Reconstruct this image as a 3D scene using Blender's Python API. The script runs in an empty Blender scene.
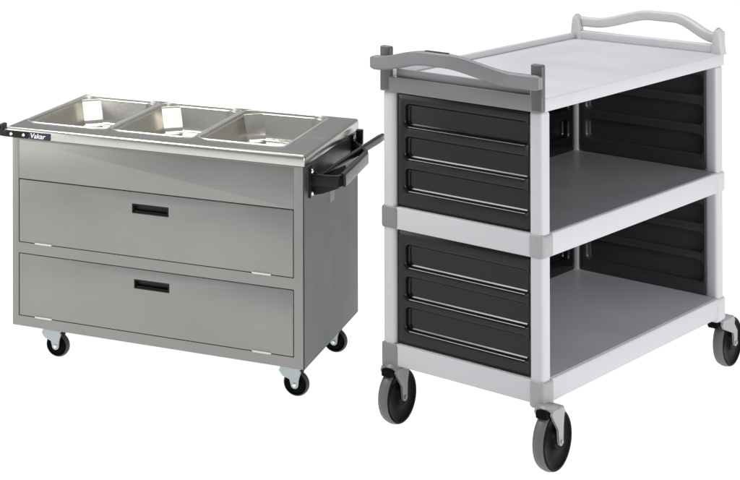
import bpy, bmesh, math
from mathutils import Vector, Matrix

scene = bpy.context.scene
COL = scene.collection

# ------------------------------------------------------------------ materials
def new_mat(name):
    m = bpy.data.materials.new(name); m.use_nodes = True
    nt = m.node_tree
    return m, nt, nt.nodes['Principled BSDF']

def plastic(name, col, rough=0.45, grain=0.06, scale=260.0, bump=0.04, spec=0.5):
    """moulded plastic: fine speckle in colour, soft orange-peel bump, uneven gloss"""
    m, nt, b = new_mat(name)
    tc = nt.nodes.new('ShaderNodeTexCoord')
    n = nt.nodes.new('ShaderNodeTexNoise'); n.inputs['Scale'].default_value = scale; n.inputs['Detail'].default_value = 3
    n2 = nt.nodes.new('ShaderNodeTexNoise'); n2.inputs['Scale'].default_value = 5.0; n2.inputs['Detail'].default_value = 4
    nt.links.new(tc.outputs['Object'], n.inputs['Vector']); nt.links.new(tc.outputs['Object'], n2.inputs['Vector'])
    r = nt.nodes.new('ShaderNodeValToRGB')
    r.color_ramp.elements[0].position = .3; r.color_ramp.elements[1].position = .7
    r.color_ramp.elements[0].color = tuple(c*(1-grain) for c in col)+(1,)
    r.color_ramp.elements[1].color = tuple(min(1, c*(1+grain)) for c in col)+(1,)
    mx = nt.nodes.new('ShaderNodeMix'); mx.data_type = 'FLOAT'; mx.inputs[0].default_value = .5
    nt.links.new(n.outputs['Fac'], mx.inputs[2]); nt.links.new(n2.outputs['Fac'], mx.inputs[3])
    nt.links.new(mx.outputs[0], r.inputs['Fac']); nt.links.new(r.outputs['Color'], b.inputs['Base Color'])
    mr = nt.nodes.new('ShaderNodeMapRange')
    mr.inputs['From Min'].default_value = .3; mr.inputs['From Max'].default_value = .7
    mr.inputs['To Min'].default_value = rough-.06; mr.inputs['To Max'].default_value = rough+.08
    nt.links.new(n2.outputs['Fac'], mr.inputs['Value']); nt.links.new(mr.outputs['Result'], b.inputs['Roughness'])
    bp = nt.nodes.new('ShaderNodeBump'); bp.inputs['Strength'].default_value = bump; bp.inputs['Distance'].default_value = .002
    nt.links.new(n.outputs['Fac'], bp.inputs['Height']); nt.links.new(bp.outputs['Normal'], b.inputs['Normal'])
    b.inputs['Specular IOR Level'].default_value = spec
    return m

def steel(name, col, rough=0.35, metallic=1.0, brush=(2, 60, 300), bump=.05, var=.10):
    """brushed stainless steel: stretched noise drives colour, gloss and a faint bump"""
    m, nt, b = new_mat(name)
    tc = nt.nodes.new('ShaderNodeTexCoord')
    mp = nt.nodes.new('ShaderNodeMapping'); mp.inputs['Scale'].default_value = brush
    n = nt.nodes.new('ShaderNodeTexNoise'); n.inputs['Scale'].default_value = 4; n.inputs['Detail'].default_value = 5
    n2 = nt.nodes.new('ShaderNodeTexNoise'); n2.inputs['Scale'].default_value = 3.5; n2.inputs['Detail'].default_value = 3
    nt.links.new(tc.outputs['Object'], mp.inputs['Vector']); nt.links.new(mp.outputs['Vector'], n.inputs['Vector'])
    nt.links.new(tc.outputs['Object'], n2.inputs['Vector'])
    mx = nt.nodes.new('ShaderNodeMix'); mx.data_type = 'FLOAT'; mx.inputs[0].default_value = .6
    nt.links.new(n.outputs['Fac'], mx.inputs[2]); nt.links.new(n2.outputs['Fac'], mx.inputs[3])
    r = nt.nodes.new('ShaderNodeValToRGB')
    r.color_ramp.elements[0].position = .3; r.color_ramp.elements[1].position = .7
    r.color_ramp.elements[0].color = tuple(c*(1-var) for c in col)+(1,)
    r.color_ramp.elements[1].color = tuple(min(1, c*(1+var)) for c in col)+(1,)
    nt.links.new(mx.outputs[0], r.inputs['Fac']); nt.links.new(r.outputs['Color'], b.inputs['Base Color'])
    mr = nt.nodes.new('ShaderNodeMapRange')
    mr.inputs['From Min'].default_value = .3; mr.inputs['From Max'].default_value = .7
    mr.inputs['To Min'].default_value = rough-.05; mr.inputs['To Max'].default_value = rough+.06
    nt.links.new(mx.outputs[0], mr.inputs['Value']); nt.links.new(mr.outputs['Result'], b.inputs['Roughness'])
    bp = nt.nodes.new('ShaderNodeBump'); bp.inputs['Strength'].default_value = bump; bp.inputs['Distance'].default_value = .001
    nt.links.new(n.outputs['Fac'], bp.inputs['Height']); nt.links.new(bp.outputs['Normal'], b.inputs['Normal'])
    b.inputs['Metallic'].default_value = metallic
    return m

M = {}
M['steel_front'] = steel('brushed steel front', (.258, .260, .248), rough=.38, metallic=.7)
M['steel_side_shaded']  = steel('shade-darkened brushed steel', (.054, .068, .060), rough=.45, metallic=.3)  # side copy of the steel, darkened to stand in for shade
M['steel_top']   = steel('brushed steel top', (.50, .49, .455), rough=.27, metallic=1.0, bump=.02)
M['steel_well']  = steel('pressed steel well', (.74, .715, .655), rough=.19, metallic=1.0, brush=(30, 30, 30), bump=.02, var=.05)
M['steel_rim']   = steel('polished rim steel', (.74, .73, .69), rough=.36, metallic=1.0, brush=(30, 30, 30), bump=.0, var=.03)
M['steel_floor_darkened'] = steel('darkened well floor steel', (.085, .09, .07), rough=.30, metallic=.9, brush=(30, 30, 30), bump=.03, var=.25)  # darker copy of the well steel, painting in its dark reflection
M['zinc']        = steel('zinc plated steel', (.42, .47, .48), rough=.42, metallic=.6, brush=(40, 40, 40), bump=.03)
M['chrome']      = steel('bright bolt steel', (.75, .75, .74), rough=.2, metallic=1.0, brush=(40, 40, 40), bump=.0)
M['gap']         = plastic('black gap shade', (.012, .011, .010), rough=.8)
M['black']       = plastic('black plastic', (.008, .008, .007), rough=.30, spec=.25)
M['grip']        = plastic('dark grey handle grip', (.016, .0155, .015), rough=.24, spec=.35)
M['tyre_dark']   = plastic('dark rubber tyre', (.05, .05, .045), rough=.6)
M['badge']       = plastic('navy badge enamel', (.012, .014, .045), rough=.3)
M['white_ink']   = plastic('white lettering', (.85, .85, .9), rough=.5)
M['label']       = plastic('pale sticker', (.42, .45, .44), rough=.5)
M['hinge']       = plastic('bright hinge leaf', (.60, .595, .57), rough=.4)
M['cart']        = plastic('light grey moulded plastic', (.465, .467, .485), rough=.42, grain=.03)
M['cart_far']    = plastic('pale grey moulded plastic', (.43, .43, .44), rough=.42, grain=.03)
M['bracket']     = plastic('charcoal moulded plastic', (.075, .075, .08), rough=.42)
M['panel_far']   = plastic('brightened black panel', (.036, .036, .039), rough=.2, grain=.12, bump=.03)  # lightened copy of the black panel, standing in for reflected light
M['cart_shaded']   = plastic('grey moulded plastic', (.17, .17, .18), rough=.42)  # darker copy of the cart plastic, shade put into the colour
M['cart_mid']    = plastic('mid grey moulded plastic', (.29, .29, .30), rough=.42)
M['shelf']       = plastic('shade-toned shelf surface', (.26, .26, .275), rough=.38, grain=.05, bump=.06)  # light grey surface toned down to carry the shade under the tray
M['shelf_low']   = plastic('paler shade-toned shelf surface', (.46, .46, .49), rough=.36, grain=.05, bump=.06)  # same surface, painted paler where less shade falls
M['panel']       = plastic('black glossy panel', (.005, .005, .006), rough=.17, grain=.1, bump=.012, spec=.30)
M['disc']        = plastic('black wheel centre', (.005, .005, .006), rough=.34, spec=.03)
M['tyre_grey']   = plastic('grey rubber tyre', (.105, .105, .105), rough=.5)

def floor_mat():
    # white studio floor given its own glow to wash out shadows
    m, nt, b = new_mat('self-lit white studio floor')
    tc = nt.nodes.new('ShaderNodeTexCoord')
    n = nt.nodes.new('ShaderNodeTexNoise'); n.inputs['Scale'].default_value = 2.0
    nt.links.new(tc.outputs['Object'], n.inputs['Vector'])
    mr = nt.nodes.new('ShaderNodeMapRange'); mr.inputs['To Min'].default_value = .5; mr.inputs['To Max'].default_value = .54
    nt.links.new(n.outputs['Fac'], mr.inputs['Value']); nt.links.new(mr.outputs['Result'], b.inputs['Roughness'])
    b.inputs['Base Color'].default_value = (.3, .3, .3, 1)
    b.inputs['Specular IOR Level'].default_value = 0.0
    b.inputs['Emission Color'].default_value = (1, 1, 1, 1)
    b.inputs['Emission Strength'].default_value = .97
    return m
M['floor'] = floor_mat()

# ------------------------------------------------------------------ helpers
def obj(name, bm, mat, parent=None, angle=38):
    bmesh.ops.recalc_face_normals(bm, faces=bm.faces)
    me = bpy.data.meshes.new(name); bm.to_mesh(me); bm.free()
    me.materials.append(mat)
    for p in me.polygons: p.use_smooth = True
    me.set_sharp_from_angle(angle=math.radians(angle))
    o = bpy.data.objects.new(name, me); COL.objects.link(o)
    if parent: o.parent = parent
    return o

def merge(a, b):
    t = bpy.data.meshes.new('t'); b.to_mesh(t); b.free(); a.from_mesh(t); bpy.data.meshes.remove(t)
    return a

def box(x0, x1, y0, y1, z0, z1, bev=.002, seg=2):
    b = bmesh.new(); bmesh.ops.create_cube(b, size=1)
    for v in b.verts:
        v.co = ((x0+x1)/2+v.co.x*(x1-x0), (y0+y1)/2+v.co.y*(y1-y0), (z0+z1)/2+v.co.z*(z1-z0))
    if bev: bmesh.ops.bevel(b, geom=b.edges[:], offset=bev, segments=seg, profile=.5, affect='EDGES')
    return b

def boxes(*args):
    a = box(*args[0])
    for q in args[1:]: merge(a, box(*q))
    return a

def rr(u0, u1, v0, v1, r, n=6):
    pts = []
    for cx, cy, a0 in ((u1-r, v1-r, 0), (u0+r, v1-r, 90), (u0+r, v0+r, 180), (u1-r, v0+r, 270)):
        for i in range(n+1):
            a = math.radians(a0+90*i/n); pts.append((cx+r*math.cos(a), cy+r*math.sin(a)))
    return pts

def rrc(u0, u1, v0, v1, r, n, k):
    """rounded rectangle whose corner arcs are blended (k=1) into straight chamfers"""
    p = rr(u0, u1, v0, v1, r, n); out = []
    for c in range(4):
        q = p[c*(n+1):(c+1)*(n+1)]
        for i, (x, y) in enumerate(q):
            t = i/n; cx = q[0][0]*(1-t)+q[-1][0]*t; cy = q[0][1]*(1-t)+q[-1][1]*t
            out.append((x*(1-k)+cx*k, y*(1-k)+cy*k))
    return out

def ring(bm, pts): return [bm.verts.new(p) for p in pts]
def bridge(bm, a, b):
    n = len(a)
    for i in range(n): bm.faces.new((a[i], a[(i+1) % n], b[(i+1) % n], b[i]))

def loft(bm, rings, cap0=False, cap1=False):
    R = [ring(bm, r) for r in rings]
    for a, b in zip(R, R[1:]): bridge(bm, a, b)
    if cap0: bm.faces.new(R[0][::-1])
    if cap1: bm.faces.new(R[-1])
    return R

def face_with_holes(bm, outer, holes):
    """fill the area between an outer vertex loop and hole loops"""
    es = []
    for L in [outer]+holes:
        for i in range(len(L)):
            e = bm.edges.get((L[i], L[(i+1) % len(L)])) or bm.edges.new((L[i], L[(i+1) % len(L)]))
            es.append(e)
    bmesh.ops.triangle_fill(bm, use_beauty=True, edges=es)

def plate(fn, u0, u1, v0, v1, thick, holes=(), r=.003, edge=.002):
    """plate in (u,v) with depth d running backwards: rounded edge, back closed.
    holes: list of (u0,u1,v0,v1,radius, [(depth, inset), ...], closed)"""
    bm = bmesh.new()
    o = lambda ins, d: [fn(u, v, d) for u, v in rr(u0+ins, u1-ins, v0+ins, v1-ins, max(r-ins, .0006), 4)]
    R = loft(bm, [o(0, thick), o(0, edge), o(edge*.3, edge*.3), o(edge, 0)])
    back = []
    hl = []
    for (a0, a1, b0, b1, hr, prof, closed) in holes:
        H = loft(bm, [[fn(u, v, d) for u, v in rr(a0+i, a1-i, b0+i, b1-i, max(hr-i, .001), 6)] for d, i in prof])
        hl.append(H[0])
        if closed: bm.faces.new(H[-1])
        else: back.append(H[-1])
    if hl: face_with_holes(bm, R[-1], hl)
    else: bm.faces.new(R[-1])
    if back: face_with_holes(bm, R[0], back)
    else: bm.faces.new(R[0][::-1])
    return bm

def cyl(p0, p1, r0, r1=None, n=20, bev=0.0):
    r1 = r0 if r1 is None else r1
    p0 = Vector(p0); p1 = Vector(p1); d = (p1-p0); L = d.length; d.normalize()
    q = d.to_track_quat('Z', 'Y').to_matrix()
    def circ(r, h): return [p0+d*h+q @ Vector((r*math.cos(2*math.pi*i/n), r*math.sin(2*math.pi*i/n), 0)) for i in range(n)]
    bm = bmesh.new()
    rs = [circ(r0-bev, 0)]
    if bev: rs.append(circ(r0, bev)); rs.append(circ(r1, L-bev))
    rs.append(circ(r1-bev, L)) if bev else rs.append(circ(r1, L))
    loft(bm, rs, True, True)
    return bm

def sweep(path, sec, up=(0, 0, 1), scale=None):
    """rounded rectangular section (half width, half height, radius) along a path"""
    hw, hh, r = sec
    bm = bmesh.new(); rings = []
    P = [Vector(p) for p in path]
    for i, p in enumerate(P):
        a = P[max(i-1, 0)]; b = P[min(i+1, len(P)-1)]
        t = (b-a).normalized(); side = t.cross(Vector(up)).normalized(); u = side.cross(t).normalized()
        k = scale[i] if scale else 1
        rings.append([p+side*x*k+u*y*k for x, y in rr(-hw, hw, -hh, hh, r, 4)])
    loft(bm, rings, True, True)
    return bm

def fillet(pts, r, n=6):
    P = [Vector(p) for p in pts]; out = [P[0]]
    for a, b, c in zip(P, P[1:], P[2:]):
        d1 = (a-b).normalized(); d2 = (c-b).normalized()
        for i in range(n+1):
            t = i/n; out.append((b+d1*r)*(1-t)**2+b*2*t*(1-t)+(b+d2*r)*t*t)
    out.append(P[-1]); return out

def lathe(axis_pt, prof, n=48, cap=True):
    """revolve (radius, offset) profile about an axis parallel to y"""
    bm = bmesh.new()
    rs = [[(axis_pt[0]+r*math.cos(2*math.pi*i/n), axis_pt[1]+o, axis_pt[2]+r*math.sin(2*math.pi*i/n)) for i in range(n)] for r, o in prof]
    loft(bm, rs, cap, cap)
    return bm

def thing(name, label, cat, loc, rz):
    o = bpy.data.objects.new(name, None); COL.objects.link(o)
    o.location = loc; o.rotation_euler = (0, 0, rz); o.empty_display_size = .1
    o['label'] = label; o['category'] = cat
    return o

# ------------------------------------------------------------------ casters
def caster(parent, sx, sy, ztop, r, w, trail, fork_mat, tyre_mat, kind):
    wx, wz = sx+trail, r
    g = w/2+.004                                   # fork arm clearance
    if kind == 'stem':
        bm = cyl((sx, sy, r*2+.004), (sx, sy, ztop), .018, .0195, 24, .002)
        top = .032; ztp = 2*r+.001
        merge(bm, cyl((sx, sy, ztp+.0035), (sx, sy, ztp+.011), .025, .022, 24, .002))
    else:
        bm = boxes((sx-.036, sx+.036, sy-.034, sy+.034, ztop-.005, ztop, .001, 1))
        merge(bm, cyl((sx, sy, 2*r+.004), (sx, sy, ztop-.004), .024, .024, 24, .002))
        top = .030; ztp = 2*r+.006
    # two tapered arms joined by a crown above the wheel
    for s in (-1, 1):
        prof = []
        n = 10
        for i in range(n+1):                       # rounded hub end
            a = math.radians(180+180*i/n); prof.append((wx+.0105*math.cos(a), wz+.0105*math.sin(a)))
        x1 = sx+top+trail*.45; x0 = sx-top*.75
        prof += [(wx+.012, wz+r*.45), (x1-.004, ztp-.018), (x1, ztp-.006), (x1-.006, ztp+.004),
                 (x0+.006, ztp+.004), (x0, ztp-.006), (x0+.010, ztp-.020), (wx-.014, wz+r*.40)]
        f = bmesh.new()
        y0, y1 = sorted((sy+s*g, sy+s*(g+.006)))
        loft(f, [[(x, y0, z) for x, z in prof], [(x, y1, z) for x, z in prof]], True, True)
        bmesh.ops.bevel(f, geom=[e for e in f.edges if e.calc_length() > .004 and abs((e.verts[0].co-e.verts[1].co).y) < 1e-5],
                        offset=.0014, segments=2, affect='EDGES', clamp_overlap=True)
        merge(bm, f)
    x1 = sx+top+trail*.45; x0 = sx-top*.75
    merge(bm, box(x0+.003, x1-.003, sy-g-.005, sy+g+.005, ztp-.001, ztp+.006, .002, 2))
    c = obj('caster', bm, fork_mat, parent)
    if kind == 'stem':
        pr = [(r*.935, -w/2+.001), (r*.95, -w/2), (r*.975, -w/2+.003), (r*.99, -w/2+.008), (r, -w*.12), (r, w*.12), (r*.99, w/2-.008), (r*.975, w/2-.003), (r*.95, w/2), (r*.935, w/2-.001)]
    else:
        pr = [(r*.84, -w/2+.001), (r*.88, -w/2), (r*.94, -w/2+.003), (r*.99, -w/2+.007), (r, -w*.12), (r, w*.12), (r*.99, w/2-.007), (r*.94, w/2-.003), (r*.88, w/2), (r*.84, w/2-.001)]
    obj('tyre', lathe((wx, sy, wz), pr, cap=False), tyre_mat, c)
    ri = pr[0][0]+.0004
    d = lathe((wx, sy, wz), [(.004, -w/2-.003), (ri*.30, -w/2-.003), (ri*.34, -w/2+.001), (ri*.42, -w/2+.004), (ri*.84, -w/2+.003), (ri*.93, -w/2-.001), (ri, -w/2),
                             (ri, w/2), (ri*.93, w/2+.001), (ri*.84, w/2-.003), (ri*.42, w/2-.004), (ri*.34, w/2-.001), (ri*.30, w/2+.003), (.004, w/2+.003)])
    obj('wheel_disc', d, M['disc'], c)
    obj('axle_bolt', cyl((wx, sy-g-.010, wz), (wx, sy+g+.010, wz), .0052, None, 12, .001), M['chrome'] if kind != 'stem' else fork_mat, c)
    if kind == 'stem':
        obj('brake_tab', box(sx-.036, sx-.016, sy-.015, sy+.015, ztp-.018, ztp+.002, .004, 2), M['disc'], c)
    return c

# ================================================================== the setting
fb = bmesh.new(); bmesh.ops.create_grid(fb, x_segments=1, y_segments=1, size=60)
for v in fb.verts: v.co.y += 10
floor = obj('floor', fb, M['floor']); floor['kind'] = 'structure'

# ================================================================== steel serving counter
LC = thing('serving_counter', 'brushed stainless steel food serving counter on casters with three sunken wells and two drop doors', 'serving cart',
           (1.056176, 4.775046, 0), -.4852713)
X0, DEP, ZB, ZS, ZT = -.874, .603, .105, .659, .6896
front = lambda y: (lambda u, v, d: (u, y+d, v))

# cabinet: front frame with two openings, closed carcass behind
def cabinet():
    bm = plate(front(0), X0, -.003, ZB, ZS-.001, .022, holes=[
        (-.8535, -.0285, .351, ZS-.006, .002, [(0, 0), (.0215, 0)], False),
        (-.8535, -.0285, .1350, .3200, .002, [(0, 0), (.0215, 0)], False)], r=.002, edge=.0015)
    merge(bm, box(X0+.001, X0+.004, .0225, DEP, ZB, ZS-.001, .0005, 1))       # left side
    merge(bm, box(X0+.004, -.0035, DEP-.003, DEP-.0005, ZB, ZS-.001, .0005, 1))  # back
    merge(bm, box(X0+.004, -.0035, .0225, DEP-.0035, ZB, ZB+.003, .0005, 1))    # bottom
    return bm
body = obj('cabinet', cabinet(), M['steel_front'], LC)
obj('gap_backing', box(-.868, -.012, .0222, .0260, .112, ZS-.002, 0), M['gap'], body)  # dark sheet added behind the doors to paint the shade in their gaps
# brushed side panel with return flange, colour darkened to stand in for shade
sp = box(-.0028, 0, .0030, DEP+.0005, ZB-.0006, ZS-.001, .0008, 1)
obj('side_panel', sp, M['steel_side_shaded'], LC)
# fixed panel over the upper door
obj('front_panel', plate(front(.0004), -.8530, -.0290, .5390, ZS-.0062, .016, r=.0012, edge=.0005), M['steel_front'], LC)

def drop_door(z0, z1, px0, px1, pz0, pz1):
    d = obj('drop_door', plate(front(-.0012), -.8510, -.0305, z0, z1, .018, holes=[
        (px0, px1, pz0, pz1, .0015, [(0, 0), (.0176, 0)], False)], r=.0025, edge=.0018), M['steel_front'], LC)
    f = front(-.0012)
    bm = bmesh.new()
    q = lambda i, dd, lo=0: [f(u, v, dd) for u, v in rr(px0+i, px1-i, pz0+i+lo, pz1-i, .0015, 3)]
    loft(bm, [q(.0007, .0002), q(.0007, -.0012), q(.0035, -.0012), q(.0040, .0005), q(.0045, .010), q(.0045, .0172)], False, True)
    p = obj('recessed_pull', bm, M['black'], d)
    obj('pull_lip', box(px0+.006, px1-.006, .0015, .012, pz0+.0045, pz0+.0072, .001, 2), M['grip'], p)
    for hx in (-.801, -.146):
        h = box(hx, hx+.054, -.0042, .004, z0-.0012, z0+.0020, .0010, 2)
        merge(h, cyl((hx+.002, -.0030, z0-.001), (hx+.052, -.0030, z0-.001), .0018, None, 10))
        obj('hinge', h, M['hinge'], d)
    return d
drop_door(.3530, .5365, -.498, -.388, .4765, .5040)
drop_door(.1370, .3180, -.492, -.386, .2625, .2890)

# worktop with three well openings and a rolled front edge
WELLS = [(-.876, -.617), (-.606, -.349), (-.338, -.080)]
WY0, WY1 = .088, .583
WX0, WX1 = -.8945, .0035
def worktop():
    bm = bmesh.new()
    def o(i, z): return [(u, v, z) for u, v in rr(WX0+i, WX1-i, -.004+i, DEP+.002-i, .006-min(i, .005), 4)]
    R = loft(bm, [o(.004, ZS), o(.0005, ZS), o(0, ZS+.001), o(0, ZT-.011), o(.0012, ZT-.006), o(.0042, ZT-.0022), o(.009, ZT-.0004), o(.014, ZT)])
    hl = []
    for a, b in WELLS:
        H = loft(bm, [[(u, v, z) for u, v in rr(a, b, WY0, WY1, .040, 10)] for z in (ZT, ZT-.006)])
        hl.append(H[0])
    face_with_holes(bm, R[-1], hl)
    return bm
obj('worktop', worktop(), M['steel_top'], LC, angle=50)
for a, b in WELLS:
    bm = bmesh.new()
    q = lambda i, z, r: [(u, v, z) for u, v in rr(a+i, b-i, WY0+i, WY1-i, r, 10)]
    qc = lambda i, z, r, k: [(u, v, z) for u, v in rrc(a+i, b-i, WY0+i, WY1-i, r, 10, k)]
    loft(bm, [qc(.0010, ZT-.003, .039, 0), qc(.0016, ZT-.0055, .039, 0), qc(.0035, ZT-.0066, .046, 1), qc(.0050, ZT-.0085, .046, 1), qc(.0056, ZT-.0112, .046, 1), qc(.0172, ZT-.0635, .046, 1), qc(.0182, ZT-.068, .046, 1),
              qc(.0205, ZT-.077, .045, 1), qc(.026, ZT-.083, .042, 1), qc(.033, ZT-.0855, .038, 1)])
    w = obj('food_well', bm, M['steel_well'], LC, angle=32)
    fl = bmesh.new()
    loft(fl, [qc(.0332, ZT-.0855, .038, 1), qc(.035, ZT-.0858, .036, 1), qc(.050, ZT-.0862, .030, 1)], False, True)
    obj('well_floor', fl, M['steel_floor_darkened'], w)
    rb = bmesh.new()
    loft(rb, [q(-.0046, ZT+.0001, .0445), q(-.0036, ZT+.0014, .0435), q(-.0018, ZT+.0022, .042), q(.0004, ZT+.0020, .0395), q(.0018, ZT+.0008, .0378), q(.0022, ZT-.002, .037), q(.0020, ZT-.0052, .037)])
    obj('rim', rb, M['steel_rim'], w, angle=70)
    cx, cy = (a+b)/2, (WY0+WY1)/2
    dr = cyl((cx, cy+.05, ZT-.0858), (cx, cy+.05, ZT-.0835), .026, .024, 24, .001)
    merge(dr, cyl((cx, cy+.05, ZT-.0836), (cx, cy+.05, ZT-.0826), .014, .013, 20))
    obj('drain', dr, M['steel_well'], w)

# right-hand folding handle with a tray bar
H1 = obj('handle', sweep(fillet([(.002, .072, .609), (.078, .074, .611), (.081, .375, .626), (.002, .538, .622)], .020, 6), (.0065, .0165, .004)), M['black'], LC)
H1['label'] = 'black folding handle with grey grip on the shade-toned right side'
for y0, y1, z0, z1 in ((.050, .086, .562, .646), (.522, .560, .584, .650)):
    mp = obj('mounting_plate', box(0, .0045, y0, y1, z0, z1, .0015, 2), M['black'], H1)
    for z in (z0+.012, z1-.012):
        obj('bolt', cyl((.004, (y0+y1)/2-.004, z), (.0095, (y0+y1)/2-.004, z), .0068, .0055, 14, .001), M['chrome'], mp)
obj('grip', sweep([(.0835, .092, .6125), (.0845, .230, .6195), (.0840, .350, .6255)], (.0085, .0185, .005)), M['grip'], H1)
web = bmesh.new()
loft(web, [[(x, y, z) for x, y in ((.004, .080), (.070, .084), (.074, .200), (.030, .330), (.004, .330))] for z in (.598, .604)], True, True)
obj('shelf_bracket', web, M['black'], H1)
gus = bmesh.new()
loft(gus, [[(x, y, z) for x, z in ((.004, .566), (.030, .572), (.076, .592), (.076, .600), (.004, .632))] for y in (.078, .083)], True, True)
obj('gusset', gus, M['black'], H1)
obj('tray_bar', sweep([(.006, .052, .6045), (.020, .150, .6135), (.050, .370, .6300), (.076, .545, .6430), (.081, .578, .6455), (.0815, .587, .646)],
                      (.0055, .0095, .004), scale=[.6, .85, 1.1, 1.25, 1.1, .6]), M['grip'], H1)
obj('latch', box(.010, .030, .536, .556, .622, .668, .004, 3), M['black'], H1)

# left-hand bracket: black plate on the front edge, running out past the left end
H2 = obj('handle', sweep(fillet([(-.820, -.0063, .669), (-.9000, -.0063, .669), (-.934, .012, .668), (-.944, .060, .668)], .012, 5), (.0022, .0098, .0012)), M['black'], LC)
H2['label'] = 'black handle bracket at the left end, bolted to the front edge'
obj('grip', sweep([(-.9440, .052, .668), (-.9450, .100, .668)], (.007, .010, .004)), M['grip'], H2)
for x in (-.8745, -.8345):
    obj('bolt', cyl((x, -.0082, .669), (x, -.0125, .669), .0055, .0045, 14, .001), M['chrome'], H2)
obj('latch', box(-.908, -.900, -.004, .006, .672, .690, .002, 2), M['black'], H2)

# maker's badge with white lettering
B = obj('badge', box(-.8165, -.7500, -.0072, -.0042, .6590, .6790, .001, 1), M['badge'], LC)
def lettering(txt, x, y, z, size, shear, parent, mat):
    cu = bpy.data.curves.new('lettering', 'FONT'); cu.body = txt; cu.size = size; cu.shear = shear; cu.extrude = .0002; cu.offset = .0004
    t = bpy.data.objects.new('lettering_source', cu); COL.objects.link(t)
    bpy.context.view_layer.update()
    me = bpy.data.meshes.new_from_object(t.evaluated_get(bpy.context.evaluated_depsgraph_get()))
    bpy.data.objects.remove(t); bpy.data.curves.remove(cu)
    xs = [v.co.x for v in me.vertices]; k = 1/(max(xs)-min(xs)); mn = min(xs)
    me.transform(Matrix.Translation((x-mn, y, z)) @ Matrix.Rotation(math.radians(90), 4, 'X'))
    me.name = 'lettering'; me.materials.append(mat)
    o = bpy.data.objects.new('lettering', me); COL.objects.link(o); o.parent = parent
    return o
lettering('Vakar', -.8120, -.0075, .6625, .0205, .2, B, M['white_ink'])
# pale sticker below the handle
obj('sticker', box(-.0002, .0006, .272, .322, .502, .562, .0002, 1), M['label'], LC)

for sx, sy in ((-.070, .095), (-.790, .095), (-.070, .520), (-.790, .520)):
    caster(LC, sx, sy, ZB, .0355, .026, .022, M['zinc'], M['tyre_dark'], 'plate')

# ================================================================== plastic utility cart
RC = thing('utility_cart', 'light grey plastic utility cart with three tiers and black end panels on large casters', 'utility cart',
           (1.54936, 4.331806, 0), .7521748)
L, W = 1.085, .456
# top tray: flat deck with raised lips at the back and far end
def tray():
    bm = box(.004, L, 0, W, .8870, .9215, .004, 3)
    merge(bm, box(.020, L-.004, W-.014, W-.001, .9205, .9385, .004, 3))
    return bm
obj('top_tray', tray(), M['cart'], RC)
def end_cap(far):
    s = (lambda x: L-x) if far else (lambda x: x)
    def b(x0, x1, *r): a, c = sorted((s(x0), s(x1))); return box(a, c, *r)
    if far:
        bm = b(-.004, .018, .002, W-.002, .9195, .9460, .004, 3)
    else:
        bm = b(-.0045, .0035, -.001, W+.001, .8865, .9270, .0025, 2)
        merge(bm, b(.010, .019, .040, W-.040, .9210, .9475, .002, 2))
    cap = obj('end_cap', bm, M['cart'] if far else M['cart_shaded'], RC)  # near cap in the shaded copy, far cap in the lit tone
    for y0, y1 in ((-.0015, .030), (W-.030, W+.0015)):      # corner uprights carrying the handle
        if far:
            yc = (y0+y1)/2; u = bmesh.new()
            loft(u, [[(x, yc+y, z) for x, y in rr(L-.022+i, L+.012-i, -h+i, h-i, .008-i*.5, 5)]
                     for z, h, i in ((.920, .018, 0), (.940, .0155, 0), (.965, .0130, 0), (.982, .0115, .001), (.990, .0105, .003), (.994, .0085, .006))], True, True)
            obj('handle_bracket', u, M['cart_far'], cap, angle=50)
        else:
            u = b(-.0050, .014, y0, y1, .8868, 1.006, .005, 3)
            obj('handle_bracket', u, M['bracket'], cap)
    return cap
ec_near = end_cap(False); ec_near['label'] = 'shade-toned grey end cap below the near handle'
ec_far = end_cap(True)
def handle(far):
    n = 44; path = []
    sm = lambda t: t*t*(3-2*t)
    NX = -.022
    for i in range(n+1):
        t = i/n
        y = (-.006+t*(W+.019)) if not far else (.012+t*(W-.024))
        e0 = .17 if not far else .02; e1 = .03 if not far else .13
        m = sm(min(1, max(0, (t-e0)/.33))) if t < .5 else sm(min(1, max(0, (1-t-e1)/.36)))
        z = (.963+.033*m) if not far else ((.972+.034*m) if t > .5 else (.962+.044*m))
        x = NX-.036*m if not far else L+.006+.034*m
        if not far:
            e = max(0, (t-.88)/.12); x += .0
        path.append((x, y, z))
    sc = [1.0]*(n+1); sc[0] = sc[-1] = .8
    bm = sweep(path, (.014, .0185, .007) if not far else (.013, .0145, .007), scale=sc)
    if not far:
        merge(bm, box(-.024, -.002, .002, .026, .950, .978, .005, 2)); merge(bm, box(-.026, -.002, W-.024, W+.000, .950, .978, .005, 2))
    else:
        merge(bm, box(L-.006, L+.016, .002, .030, .958, .986, .006, 3)); merge(bm, box(L-.006, L+.016, W-.030, W-.002, .958, .986, .006, 3))
    return obj('handle', bm, M['cart_far'] if far else M['cart_shaded'], RC, angle=50)  # handle tones split near and far to paint how each is lit
hn = handle(False); hn['label'] = 'shade-toned grey arched push handle at the near end'
hf = handle(True); hf['label'] = 'pale arched push handle at the far end'
obj('grip_insert', box(-.064, -.050, .225, .290, 1.0125, 1.0165, .0012, 2), M['panel'], hn)

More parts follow.
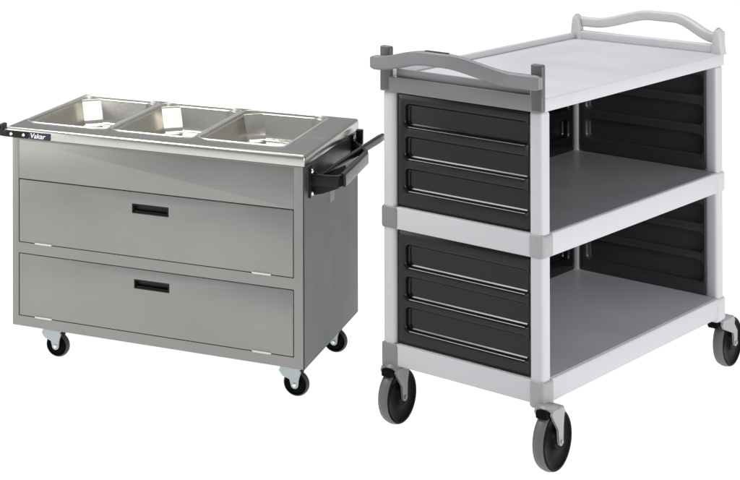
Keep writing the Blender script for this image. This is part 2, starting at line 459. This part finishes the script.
# corner posts, shelves, corner joints
PX, PY = .046, .038
def at_corner(ix, iy, ax, ay, z0, z1, ins, bev):
    x0, x1 = (ins, ax) if ix == 0 else (L-ax, L-ins)
    y0, y1 = (ins, ay) if iy == 0 else (W-ay, W-ins)
    return box(x0, x1, y0, y1, z0, z1, bev, 4)
for ix in (0, 1):
    for iy in (0, 1):
        obj('post', at_corner(ix, iy, PX, PY, .16, .888, .0028, .009), M['cart'], RC)
for z0, z1 in ((.5242, .5825), (.1632, .2205)):
    sh = obj('shelf', box(.0008, L-.0008, .0008, W-.0008, z0, z1, .004, 3), M['cart'], RC)
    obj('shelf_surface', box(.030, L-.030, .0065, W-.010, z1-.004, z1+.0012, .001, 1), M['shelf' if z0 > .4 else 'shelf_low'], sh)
    for ix in (0, 1):
        for iy in (0, 1):
            zb = z0-.001 if z0 > .4 else z0-.012
            m = M['cart_shaded'] if (ix == 0 and iy == 1) else M['cart_mid']  # same joint plastic, toned per corner to paint in light and shade
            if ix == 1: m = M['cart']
            obj('corner_joint', at_corner(ix, iy, PX+.008, PY+(.012 if iy else .001), zb, z1+.001, -.0016, .0085), m, RC)

# black panels with three pressed pockets
def panel(fn, u0, u1, v0, v1, pockets):
    hs = [(a-.0065, b+.0065, c-.0065, d+.0065, .019, [(0, 0), (.0009, .0030), (.0032, .0056), (.0070, .0072), (.0165, .0080), (.0190, .0110)], True) for a, b, c, d in pockets]
    return plate(fn, u0, u1, v0, v1, .022, holes=hs, r=.010, edge=.003)
UP = [(.799, .856), (.714, .770), (.629, .685)]
LO = [(.427, .485), (.344, .401), (.260, .320)]
for rows, z0, z1 in ((UP, .5845, .8835), (LO, .2225, .5215)):
    pk = [(.047, .394, a, b) for a, b in rows]
    obj('end_panel', panel(lambda u, v, d: (.013+d, u, v), .0415, .4150, z0, z1, pk), M['panel'], RC)
    obj('end_panel', panel(lambda u, v, d: (1.040+d, u, v), .036, .416, z0, z1, pk), M['panel_far'], RC)
    obj('side_panel', panel(lambda u, v, d: (u, W-.030+d, v), .052, 1.030, z0, z1, [(.09, .99, a, b) for a, b in rows]), M['panel'], RC)

for sx, sy, tr, fm in ((.006, -.008, .022, 'cart_mid'), (.014, W-.026, .020, 'cart_shaded'), (L-.004, .020, .068, 'cart_mid'), (L-.024, W-.020, .034, 'cart_mid')):
    caster(RC, sx, sy, .165, (.0785 if sy < .01 else .0735 if sx > 1 else .0755), .028, tr, M[fm], M['tyre_grey'], 'stem')

# ================================================================== camera, lamps, world
cam = bpy.data.cameras.new('camera'); co = bpy.data.objects.new('camera', cam); COL.objects.link(co)
co.location = (0, 0, 1.69595); co.rotation_euler = (math.radians(90)+.0085771, 0, 0)
cam.sensor_width = 36; cam.sensor_fit = 'HORIZONTAL'
cam.lens = 1746.938/740*36
cam.shift_x = 453.143/740; cam.shift_y = -468.46/740
cam.clip_end = 500; cam.clip_start = .05
scene.camera = co

def area(name, loc, target, sx, sy, power, col=(1, 1, 1)):
    l = bpy.data.lights.new(name, 'AREA'); l.shape = 'RECTANGLE'; l.size = sx; l.size_y = sy; l.energy = power; l.color = col
    o = bpy.data.objects.new(name, l); COL.objects.link(o); o.location = loc
    o.rotation_euler = (Vector(target)-Vector(loc)).to_track_quat('-Z', 'Y').to_euler()
    return o
area('left_softbox', (-1.75, 4.45, .95), (.8, 4.75, .45), .9, 1.1, 13, (1, .985, .96))
area('top_left_softbox', (-.35, 5.0, 3.0), (.9, 4.9, .6), 1.0, .9, 62, (1, .99, .97))
area('front_softbox', (3.95, 1.75, 1.5), (1.5, 4.9, .5), 2.2, 1.7, 104, (1, 1, 1))
area('overhead_fill', (2.2, 6.4, 4.2), (2.0, 5.0, .8), 2.4, 1.8, 95, (1, 1, 1))  # unseen lamp added to brighten the tray and other top faces

w = bpy.data.worlds.new('World'); scene.world = w; w.use_nodes = True
bg = w.node_tree.nodes['Background']; bg.inputs['Color'].default_value = (.95, .97, 1, 1); bg.inputs['Strength'].default_value = .38

scene.view_settings.view_transform = 'Standard'; scene.view_settings.look = 'None'
scene.view_settings.exposure = 0; scene.view_settings.gamma = 1
